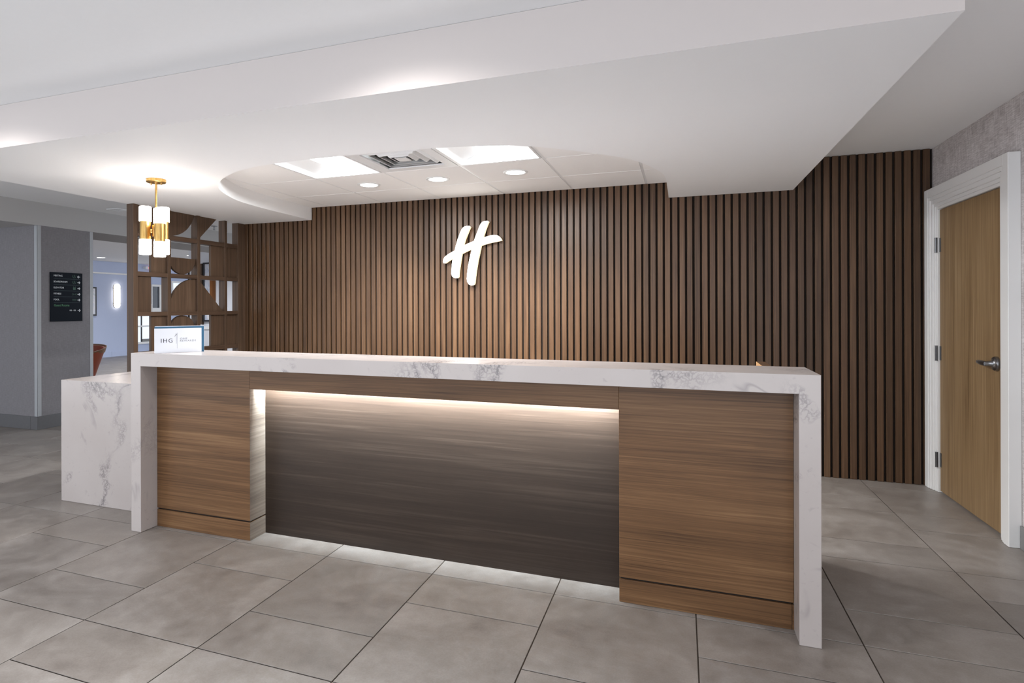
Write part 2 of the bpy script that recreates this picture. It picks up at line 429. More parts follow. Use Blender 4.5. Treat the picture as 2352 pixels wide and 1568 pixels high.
for a, b in zip(outer[:1] + outer[2:-1], outer[1:2] + outer[3:]):
    so.add([(*a, S1), (*b, S1), (*b, S2 - 0.001), (*a, S2 - 0.001)], [(0, 1, 2, 3)])
n = len(curve)
so.add([(x, y, S1) for x, y in curve] + [(x, y, S3 + 0.03) for x, y in curve], [(i, i + 1, n + i + 1, n + i) for i in range(n - 1)], True)
me = bpy.data.meshes.new('ceiling_soffit'); me.from_pydata(so.v, [], so.f)
for p, sm in zip(me.polygons, so.smooth): p.use_smooth = sm
bm = bmesh.new(); bm.from_mesh(me); bmesh.ops.triangulate(bm, faces=[f for f in bm.faces if len(f.verts) > 4]); bm.to_mesh(me); bm.free()
me.materials.append(M['paint'])
sof = inst('ceiling_soffit', me, (0, 0, 0)); tag(sof, 'dropped white soffit over the desk with a curved tray cut-out', 'soffit', kind='structure')

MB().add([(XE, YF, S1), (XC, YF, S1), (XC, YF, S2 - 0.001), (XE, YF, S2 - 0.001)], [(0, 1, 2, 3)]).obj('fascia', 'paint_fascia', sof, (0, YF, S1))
# tray ceiling: grid, tiles
TC, TCX, TCY = 0.634, -2.0593, 2.1493
tray = empty('ceiling_tray', (-2.4, 1.5, S3), 'suspended white tile ceiling inside the curved tray over the desk', 'ceiling', kind='structure')
xs_ = [TCX + i * TC for i in range(-4, 4)]; ys_ = [TCY - 3 * TC, TCY - 2 * TC, TCY - TC, TCY, Wf]
fixtures = {(2, 1): 'troffer', (3, 1): 'vent', (4, 1): 'troffer'}
for i in range(len(xs_) - 1):
    for j in range(len(ys_) - 1):
        if (i, j) in fixtures: continue
        MB().box(xs_[i] + 0.009, xs_[i + 1] - 0.009, ys_[j] + 0.009, ys_[j + 1] - (0.009 if j < 3 else 0), S3 + 0.001, S3 + 0.016).obj('ceiling_tile', 'tile_acoustic', tray, bevel=0.002)
for x in xs_: MB().box(x - 0.012, x + 0.012, ys_[0], Wf, S3 + 0.003, S3 + 0.03).obj('grid_runner', 'grid_white', tray)
for y in ys_[:-1]: MB().box(xs_[0], xs_[-1], y - 0.012, y + 0.012, S3 + 0.0035, S3 + 0.03).obj('grid_runner', 'grid_white', tray)

def troffer(x0, y0, label):
    e = empty('ceiling_troffer', (x0 + TC / 2, y0 + TC / 2, S3), label, 'light', 'square troffers in the tray ceiling')
    xa, xb, ya, yb = x0 + 0.012, x0 + TC - 0.012, y0 + 0.012, y0 + TC - 0.012
    fr = MB()
    for b_ in ((xa, xb, ya, ya + 0.014), (xa, xb, yb - 0.014, yb), (xa, xa + 0.014, ya + 0.014, yb - 0.014), (xb - 0.014, xb, ya + 0.014, yb - 0.014)):
        fr.box(b_[0], b_[1], b_[2], b_[3], S3 - 0.002, S3 + 0.012)
    fr.obj('frame', 'grid_white', e)
    cx = (xa + xb) / 2
    for sgn in (-1, 1):
        prof = []
        for k in range(11):
            t_ = k / 10; xo = TC / 2 - 0.012; prof.append((cx + sgn * (xo + (0.10 - xo) * t_), S3 + 0.002 + 0.072 * math.sin(t_ * pi / 2) ** 0.8))
        rf = MB(); nn = len(prof)
        rf.add([(p[0], ya + 0.014, p[1]) for p in prof] + [(p[0], yb - 0.014, p[1]) for p in prof], [(q, q + 1, nn + q + 1, nn + q) for q in range(nn - 1)], True)
        rf.obj('reflector', 'grid_white', e)
    for yy in (ya + 0.0128, yb - 0.0138): MB().box(xa + 0.014, xb - 0.014, yy, yy + 0.001, S3 + 0.0125, S3 + 0.085).obj('end_plate', 'grid_white', e)
    ls = MB(); pr = [(cx + 0.11 * math.cos(pi * k / 10), S3 + 0.066 - 0.03 * math.sin(pi * k / 10)) for k in range(11)]; nn = len(pr)
    ls.add([(p[0], ya + 0.014, p[1]) for p in pr] + [(p[0], yb - 0.014, p[1]) for p in pr], [(q, q + 1, nn + q + 1, nn + q) for q in range(nn - 1)], True)
    ls.obj('lens', 'troffer_lens', e)
    lamp('AREA', 'troffer_lamp', (cx, (ya + yb) / 2, S3 + 0.030), P_TROFFER, e, (0.95, 0.98, 1.0), 0.18, 0.5)
troffer(xs_[2], ys_[1], 'glowing square troffer at the pendant side of the ceiling vent')
troffer(xs_[4], ys_[1], 'glowing square troffer at the door side of the ceiling vent')

def vent(x0, y0, z, size, name, label, rings=4):
    e = empty(name, (x0 + size / 2, y0 + size / 2, z), label, 'air vent')
    cx, cy = x0 + size / 2, y0 + size / 2; hs = size / 2 - 0.012
    MB().box(cx - hs + 0.05, cx + hs - 0.05, cy - hs + 0.05, cy + hs - 0.05, z + 0.05, z + 0.055).obj('duct_backing', 'dark', e)
    fr = MB(); w = 0.075 * size / 0.634
    for b_ in ((-hs, hs, -hs, -hs + w), (-hs, hs, hs - w, hs), (-hs, -hs + w, -hs + w, hs - w), (hs - w, hs, -hs + w, hs - w)):
        fr.box(cx + b_[0], cx + b_[1], cy + b_[2], cy + b_[3], z - 0.001, z + 0.01)
    fr.obj('frame', 'grid_white', e)
    step = (hs - w) / rings
    for k in range(rings - 1):
        a = hs - w - k * step - step * 0.10; b_ = a - step * 0.62
        lv = MB(); ring = []
        for (h, zz) in ((a, z + 0.045), (b_, z + 0.004), (b_ - 0.006, z + 0.004), (a - 0.006, z + 0.047)):
            ring.append([(cx - h, cy - h, zz), (cx + h, cy - h, zz), (cx + h, cy + h, zz), (cx - h, cy + h, zz)])
        vs_ = [p for r_ in ring for p in r_]
        fs = [(r * 4 + q, r * 4 + (q + 1) % 4, ((r + 1) % 4) * 4 + (q + 1) % 4, ((r + 1) % 4) * 4 + q) for r in range(4) for q in range(4)]
        lv.add(vs_, fs); lv.obj('louvre', 'grid_white', e)
    h = step * 0.8
    MB().box(cx - h, cx + h, cy - h, cy + h, z + 0.002, z + 0.008).obj('centre_plate', 'grid_white', e)
    return e
vent(xs_[3], ys_[1], S3, TC, 'ceiling_vent', 'square white louvred air vent between the two glowing troffers')

def downlight(name, x, y, z, r, label, power, spot=2.3, group=None, color=(1, 0.98, 0.96), blend=0.8):
    e = empty(name, (x, y, z), label, 'light', group)
    MB().lathe([(r, z + 0.002), (r, z - 0.003), (r * 0.95, z - 0.006), (r * 0.78, z - 0.004), (r * 0.70, z + 0.004), (r * 0.70, z + 0.001)], 32, (x, y, 0)).obj('trim_ring', 'grid_white', e, (x, y, z))
    MB().lathe([(r * 0.72, z + 0.001), (r * 0.72, z - 0.0035), (r * 0.5, z - 0.006), (0.001, z - 0.007)], 32, (x, y, 0)).obj('lens', 'lens', e, (x, y, z))
    lamp('SPOT', 'downlight_lamp', (x, y, z - 0.03), power * 4, e, color, r * 0.65, spot=spot, blend=blend)
    return e
gl = 'round downlights in the tray ceiling'
downlight('ceiling_downlight', -3.032, 1.885, S3, 0.098, 'round recessed downlight nearest the pendant, leftmost of three in the tray', P_CAN, 2.2, gl)
downlight('ceiling_downlight', -2.392, 1.888, S3, 0.098, 'round recessed downlight in the middle of the three in the tray', P_CAN, 2.2, gl)
downlight('ceiling_downlight', -1.728, 1.872, S3, 0.098, 'round recessed downlight nearest the door, rightmost of three in the tray', P_CAN, 2.2, gl)
gl2 = 'recessed downlights in the front lobby ceiling'
for (x, y, lb) in ((-4.15, -0.80, 'recessed lobby downlight in front of the soffit, pendant side'), (-1.60, -0.80, 'recessed lobby downlight in front of the soffit above the desk centre'),
                   (0.95, -0.80, 'recessed lobby downlight in front of the soffit, door side'), (-4.2, -2.6, 'added unseen lobby downlight farther out, pendant side')):  # last one is an unseen lamp added to light the front floor
    downlight('lobby_downlight', x, y, S2, 0.085, lb, P_LOBBY, 2.72, gl2, (1, 0.975, 0.96), 0.7)

# ------------------------------------------------------------------ RIGHT WALL, DOOR
wr = MB().box(XR, XR + 0.14, -3.4, 1.645, 0, S2).box(XR, XR + 0.14, 2.57, W + SLD, 0, S2).box(XR, XR + 0.14, 1.645, 2.57, 2.04, S2).obj('wall_right', 'linen')
tag(wr, 'side wall in mottled grey linen wallcovering around the door', 'wall', kind='structure')
bb = empty('baseboard_right', (XR, 0, 0), 'grey tile baseboard along the side wall beside the door', 'baseboard', kind='structure')
for k in range(8):
    y1 = 1.487 - k * 0.61
    MB().box(XR - 0.011, XR - 0.0005, y1 - 0.607, y1, 0.0005, 0.128).obj('base_tile', 'base_tile', bb, bevel=0.001)

dr = empty('door_1', (1.22, 2.1, 0), 'brown veneered door with lever handle in a white stepped casing', 'door', kind='structure')
OY0, OY1, OZ = 1.49, 2.716, 2.192
cas = MB()
def uframe(mb, xa, xb, o0, o1, oz, i0, i1, iz):
    mb.box(xa, xb, o0, i0, 0.001, oz); mb.box(xa, xb, i1, o1, 0.001, oz); mb.box(xa, xb, i0, i1, iz, oz)
# stepped casing: four nested rebates
steps = [(1.185, 0.0, 0.062), (1.190, 0.062, 0.088), (1.197, 0.088, 0.118), (1.206, 0.118, 0.140), (1.213, 0.140, 0.161)]
for nm, (xa, a, b_) in zip(('casing', 'casing_step', 'casing_step', 'casing_step', 'door_stop'), steps):
    st = MB(); uframe(st, xa, XR + 0.02 if nm == 'door_stop' else XR - 0.0005, OY0 + a, OY1 - a, OZ - a, OY0 + b_, OY1 - b_, OZ - b_)
    st.obj(nm, 'trim_white', dr, bevel=0.002)
LY0, LY1 = OY0 + 0.164, OY1 - 0.164
MB().box(1.226, 1.268, LY0, LY1, 0.012, OZ - 0.165).obj('door_leaf', 'door_wood', dr, bevel=0.002)
for z in (1.775, 1.0, 0.235):
    hg = MB().lathe([(0.0075, z - 0.05), (0.0075, z + 0.05)], 12, (1.204, LY1 + 0.004, 0))
    for zz in (z - 0.054, z + 0.05): hg.lathe([(0.0085, zz), (0.0085, zz + 0.004)], 12, (1.204, LY1 + 0.004, 0))
    h_ = hg.obj('hinge', 'dark_steel', dr)
    MB().box(1.2235, 1.2262, LY1 - 0.022, LY1 + 0.001, z - 0.05, z + 0.05).obj('hinge_leaf', 'dark_steel', h_)
hy, hz = LY0 + 0.066, 0.998
hd = MB().lathe([(0.043, 1.226), (0.043, 1.218), (0.040, 1.210), (0.024, 1.206), (0.018, 1.2), (0.015, 1.176), (0.015, 1.164)], 24, (0, hy, hz), axis=0).obj('door_handle', 'steel', dr)
lv = MB().tube([(1.172, hy - 0.008, hz), (1.172, hy + 0.02, hz), (1.173, hy + 0.06, hz + 0.001), (1.179, hy + 0.105, hz + 0.001), (1.188, hy + 0.145, hz), (1.195, hy + 0.165, hz)], [0.014, 0.0155, 0.0145, 0.0125, 0.0105, 0.008], 12)
lv.obj('lever', 'steel', hd)

# ------------------------------------------------------------------ RECEPTION DESK
desk = empty('reception_desk', (-L / 2, D / 2, 0), 'long reception desk with white veined quartz waterfall frame, wood piers and lit niche', 'desk')
e_ = 0.0
def mitre(p): return abs((p.x + L) - (H - p.z)) < 0.004 and p.x < -L + 0.09 or abs(-p.x - (H - p.z)) < 0.004 and p.x > -0.09
MB().prism([(-L, H), (0, H), (-T_, H - B_), (-L + T_, H - B_)], 1, 0, D).obj('countertop', 'quartz_frame', desk, (0.35, 0.2, 0.1), bevel=0.0016, skip=mitre)
MB().prism([(-L, 0.0005), (-L + T_, 0.0005), (-L + T_, H - B_ - e_), (-L, H - e_)], 1, 0, D).obj('waterfall_leg', 'quartz_frame', desk, (0.35, 0.2, 0.1), bevel=0.0016, skip=mitre)
MB().prism([(-T_, 0.0005), (0, 0.0005), (0, H - e_), (-T_, H - B_ - e_)], 1, 0, D).obj('waterfall_leg', 'quartz_frame', desk, (0.35, 0.2, 0.1), bevel=0.0016, skip=mitre)
ZB = H - B_ - 0.001; YB = D - 0.012
RZ0, RZ1 = 0.1035, 0.1125
for (a, b_, nm) in ((-L + T_ + 0.0006, X1, 'L'), (X2, -T_ - 0.0006, 'R')):
    MB().box(a, b_, D1, YB, RZ1, ZB).obj('pier_panel', 'desk_wood', desk, bevel=0.0012)
    MB().box(a + 0.004, b_ - 0.008, D1 + 0.012, YB, 0.0005, RZ1 + 0.02).obj('reveal_core', 'shadow_gap', desk)
    MB().box(a, b_ - (0.0075 if nm == 'R' else 0), D1, YB - 0.001, 0.0005, RZ0).obj('plinth', 'desk_wood', desk, bevel=0.0012)
MB().box(-T_ - 0.0066, -T_ - 0.0006, D1 + 0.002, YB - 0.004, 0.0005, RZ0).obj('filler_strip', 'desk_wood', desk)
# thin grain-matched side faces of the niche
MB().box(X1 + 0.0001, X1 + 0.0012, D1 + 0.001, D2, RZ1, Z1).obj('niche_cheek', 'side_wood', desk)
MB().box(X1 + 0.0001, X1 + 0.0012, D1 + 0.001, D2, 0.0005, RZ0).obj('niche_cheek', 'side_wood', desk)
MB().box(X1 + 0.0005, X2 - 0.0005, D1, D1 + 0.02, Z1, ZB).obj('header_panel', 'desk_wood', desk, bevel=0.001)
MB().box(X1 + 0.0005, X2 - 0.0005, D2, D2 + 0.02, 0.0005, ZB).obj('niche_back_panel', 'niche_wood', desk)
MB().box(X1 + 0.001, X2 - 0.001, D1 + 0.0205, D2 - 0.0005, Z1 + 0.076, Z1 + 0.09).obj('niche_soffit', 'desk_wood', desk)
MB().box(X1 + 0.012, X2 - 0.012, D1 + 0.026, D1 + 0.048, Z1 + 0.068, Z1 + 0.0755).obj('led_strip', 'led', desk)
lamp('AREA', 'led_lamp', ((X1 + X2) / 2, D1 + 0.037, Z1 + 0.066), P_LED, desk, (0.84, 0.97, 1.05), X2 - X1 - 0.03, 0.02, rot=(math.radians(84), 0, 0))
# staff side
MB().box(-L + T_ + 0.001, -0.13, D - 0.011, 0.98, 0.735, 0.765).obj('staff_worktop', 'card_white', desk, bevel=0.002)
MB().box(-0.118, -0.074, D + 0.002, 1.053, 0.0005, 1.03).obj('end_panel', 'slat_wood', desk, bevel=0.001)
MB().box(-0.1195, -0.1182, D + 0.002, 1.053, 0.0005, 1.03).obj('end_panel_facing', 'light_wood', desk)
MB().box(-L + T_ + 0.001, -L + T_ + 0.03, D + 0.001, 0.97, 0.0005, 0.734).obj('staff_support', 'desk_wood', desk)
MB().box(-1.9, -1.87, D + 0.001, 0.97, 0.0005, 0.734).obj('staff_support', 'desk_wood', desk)

low = empty('low_counter', ((XL - L) / 2, 0.7, 0), 'lower white veined quartz counter joined to the pendant end of the desk', 'counter')
Y4 = 1.16; q = 0.03
MB().prism([(Y3, H3), (Y4, H3), (Y4, H3 - q), (Y3 + q, H3 - q)], 0, XL, -L - 0.0015).obj('countertop', 'quartz', low, bevel=0.0015)
MB().prism([(Y3, 0.0005), (Y3 + q, 0.0005), (Y3 + q, H3 - q - e_), (Y3, H3 - e_)], 0, XL, -L - 0.0015).obj('front_slab', 'quartz', low, bevel=0.0015)
MB().box(XL, XL + q, Y3 + q + 0.001, Y4, 0.0005, H3 - q - 0.001).obj('side_slab', 'quartz', low, bevel=0.0015)
MB().box(-L - 0.03, -L - 0.002, Y3 + q + 0.001, Y4, 0.0005, H3 - q - 0.001).obj('support_panel', 'desk_wood', low)

# ------------------------------------------------------------------ text helper
def text_mesh(body, size, sx=1.0, align='LEFT', space=1.0):
    cu = bpy.data.curves.new('txt', 'FONT'); cu.body = body; cu.size = size; cu.align_x = align; cu.space_character = space
    cu.resolution_u = 3
    to = bpy.data.objects.new('txt', cu); me = bpy.data.meshes.new_from_object(to)
    for v in me.vertices: v.co.x *= sx
    bpy.data.objects.remove(to); bpy.data.curves.remove(cu)
    return me
def text(body, size, mat, parent, origin, ax, ay, sx=1.0, align='LEFT', space=1.0, name='lettering'):
    """lay text on a surface: ax right, ay up, in world axes"""
    me = text_mesh(body, size, sx, align, space); ax = Vector(ax); ay = Vector(ay)
    for v in me.vertices: v.co = ax * v.co.x + ay * v.co.y
    me.materials.append(M[mat]); me.name = name
    return inst(name, me, origin, parent)

# ------------------------------------------------------------------ ACRYLIC CARD ON THE COUNTER
ca = Vector((-3.449, 0.018, H)); cb = Vector((-3.290, 0.226, H)); cd = (cb - ca).normalized(); cn = Vector((cd.y, -cd.x, 0)); cw = (cb - ca).length; chh = 0.147
card = empty('counter_card', (ca + cb) / 2, 'white rewards card with blue edge standing on the desk counter', 'sign')
def slab(mb, p, w, h, t0, t1, z0=0.0005):
    q = [p + cn * t0, p + cd * w + cn * t0, p + cd * w + cn * t1, p + cn * t1]
    vs_ = [(v.x, v.y, H + z0) for v in q] + [(v.x, v.y, H + z0 + h) for v in q]
    mb.add(vs_, [(0, 1, 2, 3), (7, 6, 5, 4), (0, 4, 5, 1), (1, 5, 6, 2), (2, 6, 7, 3), (3, 7, 4, 0)]); return mb
card_face = slab(MB(), ca, cw, chh, -0.003, 0.0).obj('front_panel', 'card_white', card)
slab(MB(), ca + cd * 0.002, cw + 0.012, chh + 0.0105, -0.010, -0.0032).obj('blue_block', 'card_blue', card)
slab(MB(), ca + cd * 0.004, cw + 0.012, chh + 0.0135, -0.0125, -0.0102).obj('back_panel', 'card_white', card)
def cpt(u, v): p = ca + cd * u + cn * 0.0006; return (p.x, p.y, H + v)
# measured on the zoom: panel spans 1700 x 880 units
text('IHG', 0.0345, 'ink_dark', card_face, cpt(0.0325, 0.062), cd, (0, 0, 1), 1.02, space=1.22)
text('ONE', 0.0155, 'ink_grey', card_face, cpt(0.139, 0.0785), cd, (0, 0, 1), 1.2, space=1.15)
text('REWARDS', 0.0155, 'ink_grey', card_face, cpt(0.139, 0.0655), cd, (0, 0, 1), 1.12, space=1.2)
def strip(u0, v0, u1, v1, w, mat='ink_grey'):
    a = Vector((u0, v0)); b_ = Vector((u1, v1)); d_ = (b_ - a).normalized(); nrm = Vector((-d_.y, d_.x)) * w / 2
    pts = [cpt(*(a + nrm)), cpt(*(a - nrm)), cpt(*(b_ - nrm)), cpt(*(b_ + nrm))]
    MB().add(pts, [(0, 1, 2, 3)]).obj('printed_mark', mat, card_face)
strip(0.1245, 0.025, 0.1245, 0.121, 0.0011); strip(0.1195, 0.054, 0.1195, 0.100, 0.0011)
strip(0.1085, 0.0995, 0.1175, 0.1035, 0.0016, 'ink_dark'); strip(0.1165, 0.1005, 0.1225, 0.1135, 0.0018, 'ink_dark'); strip(0.1155, 0.107, 0.118, 0.115, 0.0018, 'ink_dark')

# ------------------------------------------------------------------ ILLUMINATED LOGO
YL = W - 0.052
def onplane(u, v):
    d = _f + _R * ((u - CX) / FPX) - _U * ((v - CY) / FPX); t = (YL - CAM.y) / d.y
    p = CAM + d * t; return (p.x, p.z)
H_OUT = [(785, 318), (745, 410), (700, 520), (655, 660), (720, 630), (790, 600), (850, 578), (880, 490), (920, 390), (950, 310), (975, 260), (1005, 228), (1045, 215),
 (1095, 213), (1115, 222), (1080, 310), (1040, 420), (1010, 518), (1080, 495), (1150, 475), (1205, 465), (1255, 468), (1297, 487), (1330, 522), (1352, 562), (1290, 578),
 (1200, 595), (1100, 618), (1030, 640), (975, 660), (950, 790), (915, 950), (890, 1100), (870, 1250), (862, 1335), (850, 1362), (820, 1372), (790, 1370), (757, 1352),
 (732, 1312), (722, 1255), (728, 1170), (745, 1030), (775, 880), (815, 715), (720, 760), (630, 805), (610, 920), (590, 1050), (578, 1150), (573, 1222), (555, 1240),
 (520, 1243), (488, 1232), (456, 1207), (442, 1160), (448, 1060), (458, 960), (472, 885), (400, 930), (342, 970), (325, 978), (303, 972), (295, 945), (300, 905),
 (317, 872), (345, 845), (400, 805), (460, 770), (502, 750), (525, 660), (560, 540), (600, 430), (625, 375), (645, 345), (665, 325), (692, 311), (730, 303), (765, 303)]
hp = [onplane(980 + x / 7.841, 480 + y / 7.841) for x, y in H_OUT]
hx = sum(p[0] for p in hp) / len(hp)
logo = empty('illuminated_logo', (hx, W, 1.55), 'glowing white script letter H mounted on the walnut slat wall', 'sign')
nh = len(hp)
hf = MB().add([(x, YL, z) for x, z in hp], [tuple(range(nh))]).obj('lit_face', 'logo_face', logo, tri=True)
MB().add([(x, YL + 0.0003, z) for x, z in hp] + [(x, YL + 0.034, z) for x, z in hp], [(i, (i + 1) % nh, (i + 1) % nh + nh, i + nh) for i in range(nh)]).obj('return_edge', 'logo_side', logo)
MB().add([(x, YL + 0.034, z) for x, z in hp], [tuple(range(nh))]).obj('back_plate', 'grid_white', logo, tri=True)
for (x, z) in (onplane(1043, 610), onplane(1055, 545), onplane(1083, 630), onplane(1100, 545), onplane(1130, 552)):
    MB().lathe([(0.004, YL + 0.034), (0.004, W + 0.001)], 8, (x, 0, z), axis=1).obj('standoff', 'steel', logo)

# ------------------------------------------------------------------ PENDANT
pc = Vector((-4.053, 0.595, S1)); 
pend = empty('pendant_light', pc, 'brass pendant with three glowing white cylinder shades hanging at the end of the desk', 'pendant light')
MB().lathe([(0.066, S1 - 0.0006), (0.066, S1 - 0.020), (0.062, S1 - 0.024), (0.012, S1 - 0.024), (0.010, S1 - 0.030)], 36, (pc.x, pc.y, 0)).obj('canopy', 'brass', pend)
for s_ in (-1, 1):
    k = _r * 0.036 * s_
    MB().lathe([(0.0045, S1 - 0.0245), (0.0045, S1 - 0.038), (0.003, S1 - 0.040)], 12, (pc.x + k.x, pc.y + k.y, 0)).obj('thumb_screw', 'brass', pend)
MB().lathe([(0.0075, S1 - 0.028), (0.0075, 1.86)], 16, (pc.x, pc.y, 0)).obj('stem', 'brass', pend)
MB().lathe([(0.012, 1.852), (0.026, 1.855), (0.028, 1.865), (0.028, 1.925), (0.026, 1.935), (0.008, 1.938)], 24, (pc.x, pc.y, 0)).obj('hub', 'brass', pend)
p_away = Vector((pc.x - CAM.x, pc.y - CAM.y, 0)).normalized(); p_right = Vector((p_away.y, -p_away.x, 0))
for (ang, dz) in ((172, 0.0), (-72, -0.020), (48, 0.008)):
    a = math.radians(ang); o = p_right * math.cos(a) * 0.071 + p_away * math.sin(a) * 0.071; c = pc + o
    sl = MB().lathe([(0.0365, 1.8315 + dz), (0.0365, 1.9605 + dz)], 32, (c.x, c.y, 0)).obj('brass_sleeve', 'brass', pend)
    MB().lathe([(0.034, 1.961 + dz), (0.040, 1.961 + dz), (0.040, 2.062 + dz), (0.037, 2.067 + dz), (0.002, 2.067 + dz)], 32, (c.x, c.y, 0)).obj('upper_shade', 'shade', sl)
    MB().lathe([(0.002, 1.724 + dz), (0.037, 1.724 + dz), (0.040, 1.729 + dz), (0.040, 1.831 + dz), (0.034, 1.831 + dz)], 32, (c.x, c.y, 0)).obj('lower_shade', 'shade', sl)
    p0 = pc + o * 0.36; p1 = pc + o * 0.52
    MB().tube([(p0.x, p0.y, 1.893 + dz / 2), (p1.x, p1.y, 1.893 + dz / 2)], 0.014, 14).obj('arm', 'brass', pend)

# ------------------------------------------------------------------ SLATTED DIVIDER SCREEN
scr = empty('divider_screen', ((XE + XS) / 2, 2.0, 0), 'dark walnut divider screen with geometric cut-outs between desk and lounge', 'room divider')
ZT = S1 - 0.001; YE = W - 0.002
vert = [(1.271, 1.318, 'post'), (1.648, 1.689, 'mullion'), (2.019, 2.060, 'mullion'), (2.402, 2.441, 'mullion'), (2.606, YE, 'post')]
for (a, b_, nm) in vert: MB().box(XE, XS, a, b_, 0.0005, ZT).obj(nm, 'screen_wood', scr, bevel=0.0015)
railz = [(1.984, 2.028), (1.628, 1.667), (1.267, 1.305), (0.905, 0.945), (0.545, 0.584), (0.184, 0.223)]
cols = [(1.318, 1.648), (1.689, 2.019), (2.060, 2.402), (2.441, 2.606)]
for (za, zb) in railz:
    for (a, b_) in cols: MB().box(XE + 0.0008, XS - 0.0008, a + 0.0002, b_ - 0.0002, za, zb).obj('rail', 'screen_rail', scr, bevel=0.001)
rows = [(2.028, 2.028 + 0.322)] + [(railz[i + 1][1], railz[i][0]) for i in range(5)] + [(0.0005, 0.184)]
XI0, XI1 = XS - 0.052, XS - 0.026
def infill(poly):
    P = []                                        # clip at the soffit
    for i in range(len(poly)):
        a, b_ = Vector(poly[i]), Vector(poly[(i + 1) % len(poly)])
        ia, ib = a.y <= ZT, b_.y <= ZT
        if ia: P.append(a)
        if ia != ib: P.append(a + (b_ - a) * ((ZT - a.y) / (b_.y - a.y)))
    MB().prism([(p.x, p.y) for p in P], 0, XI0, XI1).obj('infill_panel', 'screen_wood', scr, tri=True)
def arcp(cy, cz, r1, r2, a0, a1, n=20): return [(cy + r1 * math.cos(math.radians(a0 + (a1 - a0) * k / n)), cz + r2 * math.sin(math.radians(a0 + (a1 - a0) * k / n))) for k in range(n + 1)]
def cell(ri, ci, kind):
    z0, z1 = rows[ri]; a, b_ = cols[ci]; e = 0.0004; z0 += e; z1 -= e; a += e; b_ -= e; my, mz = (a + b_) / 2, (z0 + z1) / 2
    if kind == 'full': infill([(a, z0), (b_, z0), (b_, z1), (a, z1)])
    if kind == 'left': infill([(a, z0), (my, z0), (my, z1), (a, z1)])
    if kind == 'right': infill([(my, z0), (b_, z0), (b_, z1), (my, z1)])
    if kind == 'quarter_tl': infill([(a, z1)] + arcp(a, z1, b_ - a, z1 - z0, 270, 360))
    if kind == 'quarter_br': infill([(b_, z0)] + arcp(b_, z0, b_ - a, z1 - z0, 90, 180))
    if kind == 'half_down': infill(arcp(my, mz, (b_ - a) / 2, mz - z0, 180, 360))
    if kind == 'half_up': infill(arcp(my, mz, (b_ - a) / 2, z1 - mz, 0, 180))
    if kind == 'tri_tl': infill([(a, z0), (b_, z1), (a, z1)])
    if kind == 'tri_bl': infill([(a, z0), (b_, z0), (a, z1)])
plan = [['full', 'quarter_tl', 'tri_tl', None], ['right', 'half_down', 'right', 'full'], ['left', 'quarter_br', 'tri_bl', None], ['right', 'half_up', 'right', 'full'],
        ['left', 'quarter_tl', 'tri_tl', None], ['right', 'half_down', 'right', 'full'], ['full', 'full', 'full', 'full']]
for ri, rw in enumerate(plan):
    for ci, k in enumerate(rw):
        if k: cell(ri, ci, k)

# ------------------------------------------------------------------ PILLAR, BULKHEAD, SIGN
pil = MB().box(-8.75, XP, YP, 2.545, 0, 2.256).obj('wall_left', 'linen_grey')
tag(pil, 'square pillar in grey grasscloth wallcovering carrying the directory sign', 'wall', kind='structure')
MB().box(XP - 0.045, XP + 0.002, YP - 0.002, YP - 0.0002, 0.146, 2.254).box(XP + 0.0002, XP + 0.002, YP - 0.002, YP + 0.042, 0.146, 2.254).obj('corner_guard', 'guard', pil)
MB().box(XP + 0.0002, XP + 0.002, 2.505, 2.545, 0.146, 2.254).obj('corner_guard', 'guard', pil)
bl = empty('baseboard_left', (XP, YP, 0), 'dark grey tile baseboard wrapping the foot of the pillar', 'baseboard', kind='structure')
x = XP + 0.010
for wdt in (0.115, 0.6, 0.6, 0.3):
    MB().box(x - wdt + 0.003, x, YP - 0.010, YP - 0.0005, 0.0005, 0.1445).obj('base_tile', 'base_tile_dark', bl, bevel=0.001); x -= wdt
MB().box(XP + 0.0005, XP + 0.010, YP - 0.0003, 2.48, 0.0005, 0.1445).obj('base_tile', 'base_tile_dark', bl, bevel=0.001)
MB().box(XP + 0.0005, XP + 0.010, 2.483, 2.545, 0.0005, 0.1445).obj('base_tile', 'base_tile_dark', bl, bevel=0.001)
bk = MB().box(-7.9, XP - 0.0005, -3.4, 7.0, 2.2565, 2.62).obj('trim_1', 'paint_beam_shaded')
tag(bk, 'white bulkhead beam running over the pillar', 'beam', kind='structure')

sy0, sy1, sz0, sz1 = 2.015, 2.399, 1.190, 1.748; xf = XP + 0.014
sg = empty('directory_sign', (XP, (sy0 + sy1) / 2, sz0), 'dark navy directory sign listing rooms with arrows on the pillar', 'sign')
board = MB().box(XP + 0.0005, xf, sy0, sy1, sz0, sz1).obj('sign_board', 'navy', sg, bevel=0.001)
# measured: board 830 x 1265 zoom units
def sp(u, v): return (xf + 0.0004, sy0 + u / 835 * (sy1 - sy0), sz1 - v / 1265 * (sz1 - sz0))
AY, AZ = (0, 1, 0), (0, 0, 1); us = (sy1 - sy0) / 835
def sbar(u0, v0, u1, v1, w, mat, name='printed_mark'):
    a = Vector((u0, v0)); b_ = Vector((u1, v1)); d_ = (b_ - a).normalized(); nn = Vector((-d_.y, d_.x)) * w / 2
    MB().add([sp(*(a + nn)), sp(*(a - nn)), sp(*(b_ - nn)), sp(*(b_ + nn))], [(0, 1, 2, 3)]).obj(name, mat, board)
def arrow(u, v, left=False):
    s_ = -1 if left else 1; mbs = []
    sbar(u - 36 * s_, v, u + 34 * s_, v, 13, 'ink_white', 'arrow'); sbar(u + 38 * s_, v + 4, u + 4 * s_, v - 32, 13, 'ink_white', 'arrow'); sbar(u + 38 * s_, v - 4, u + 4 * s_, v + 32, 13, 'ink_white', 'arrow')
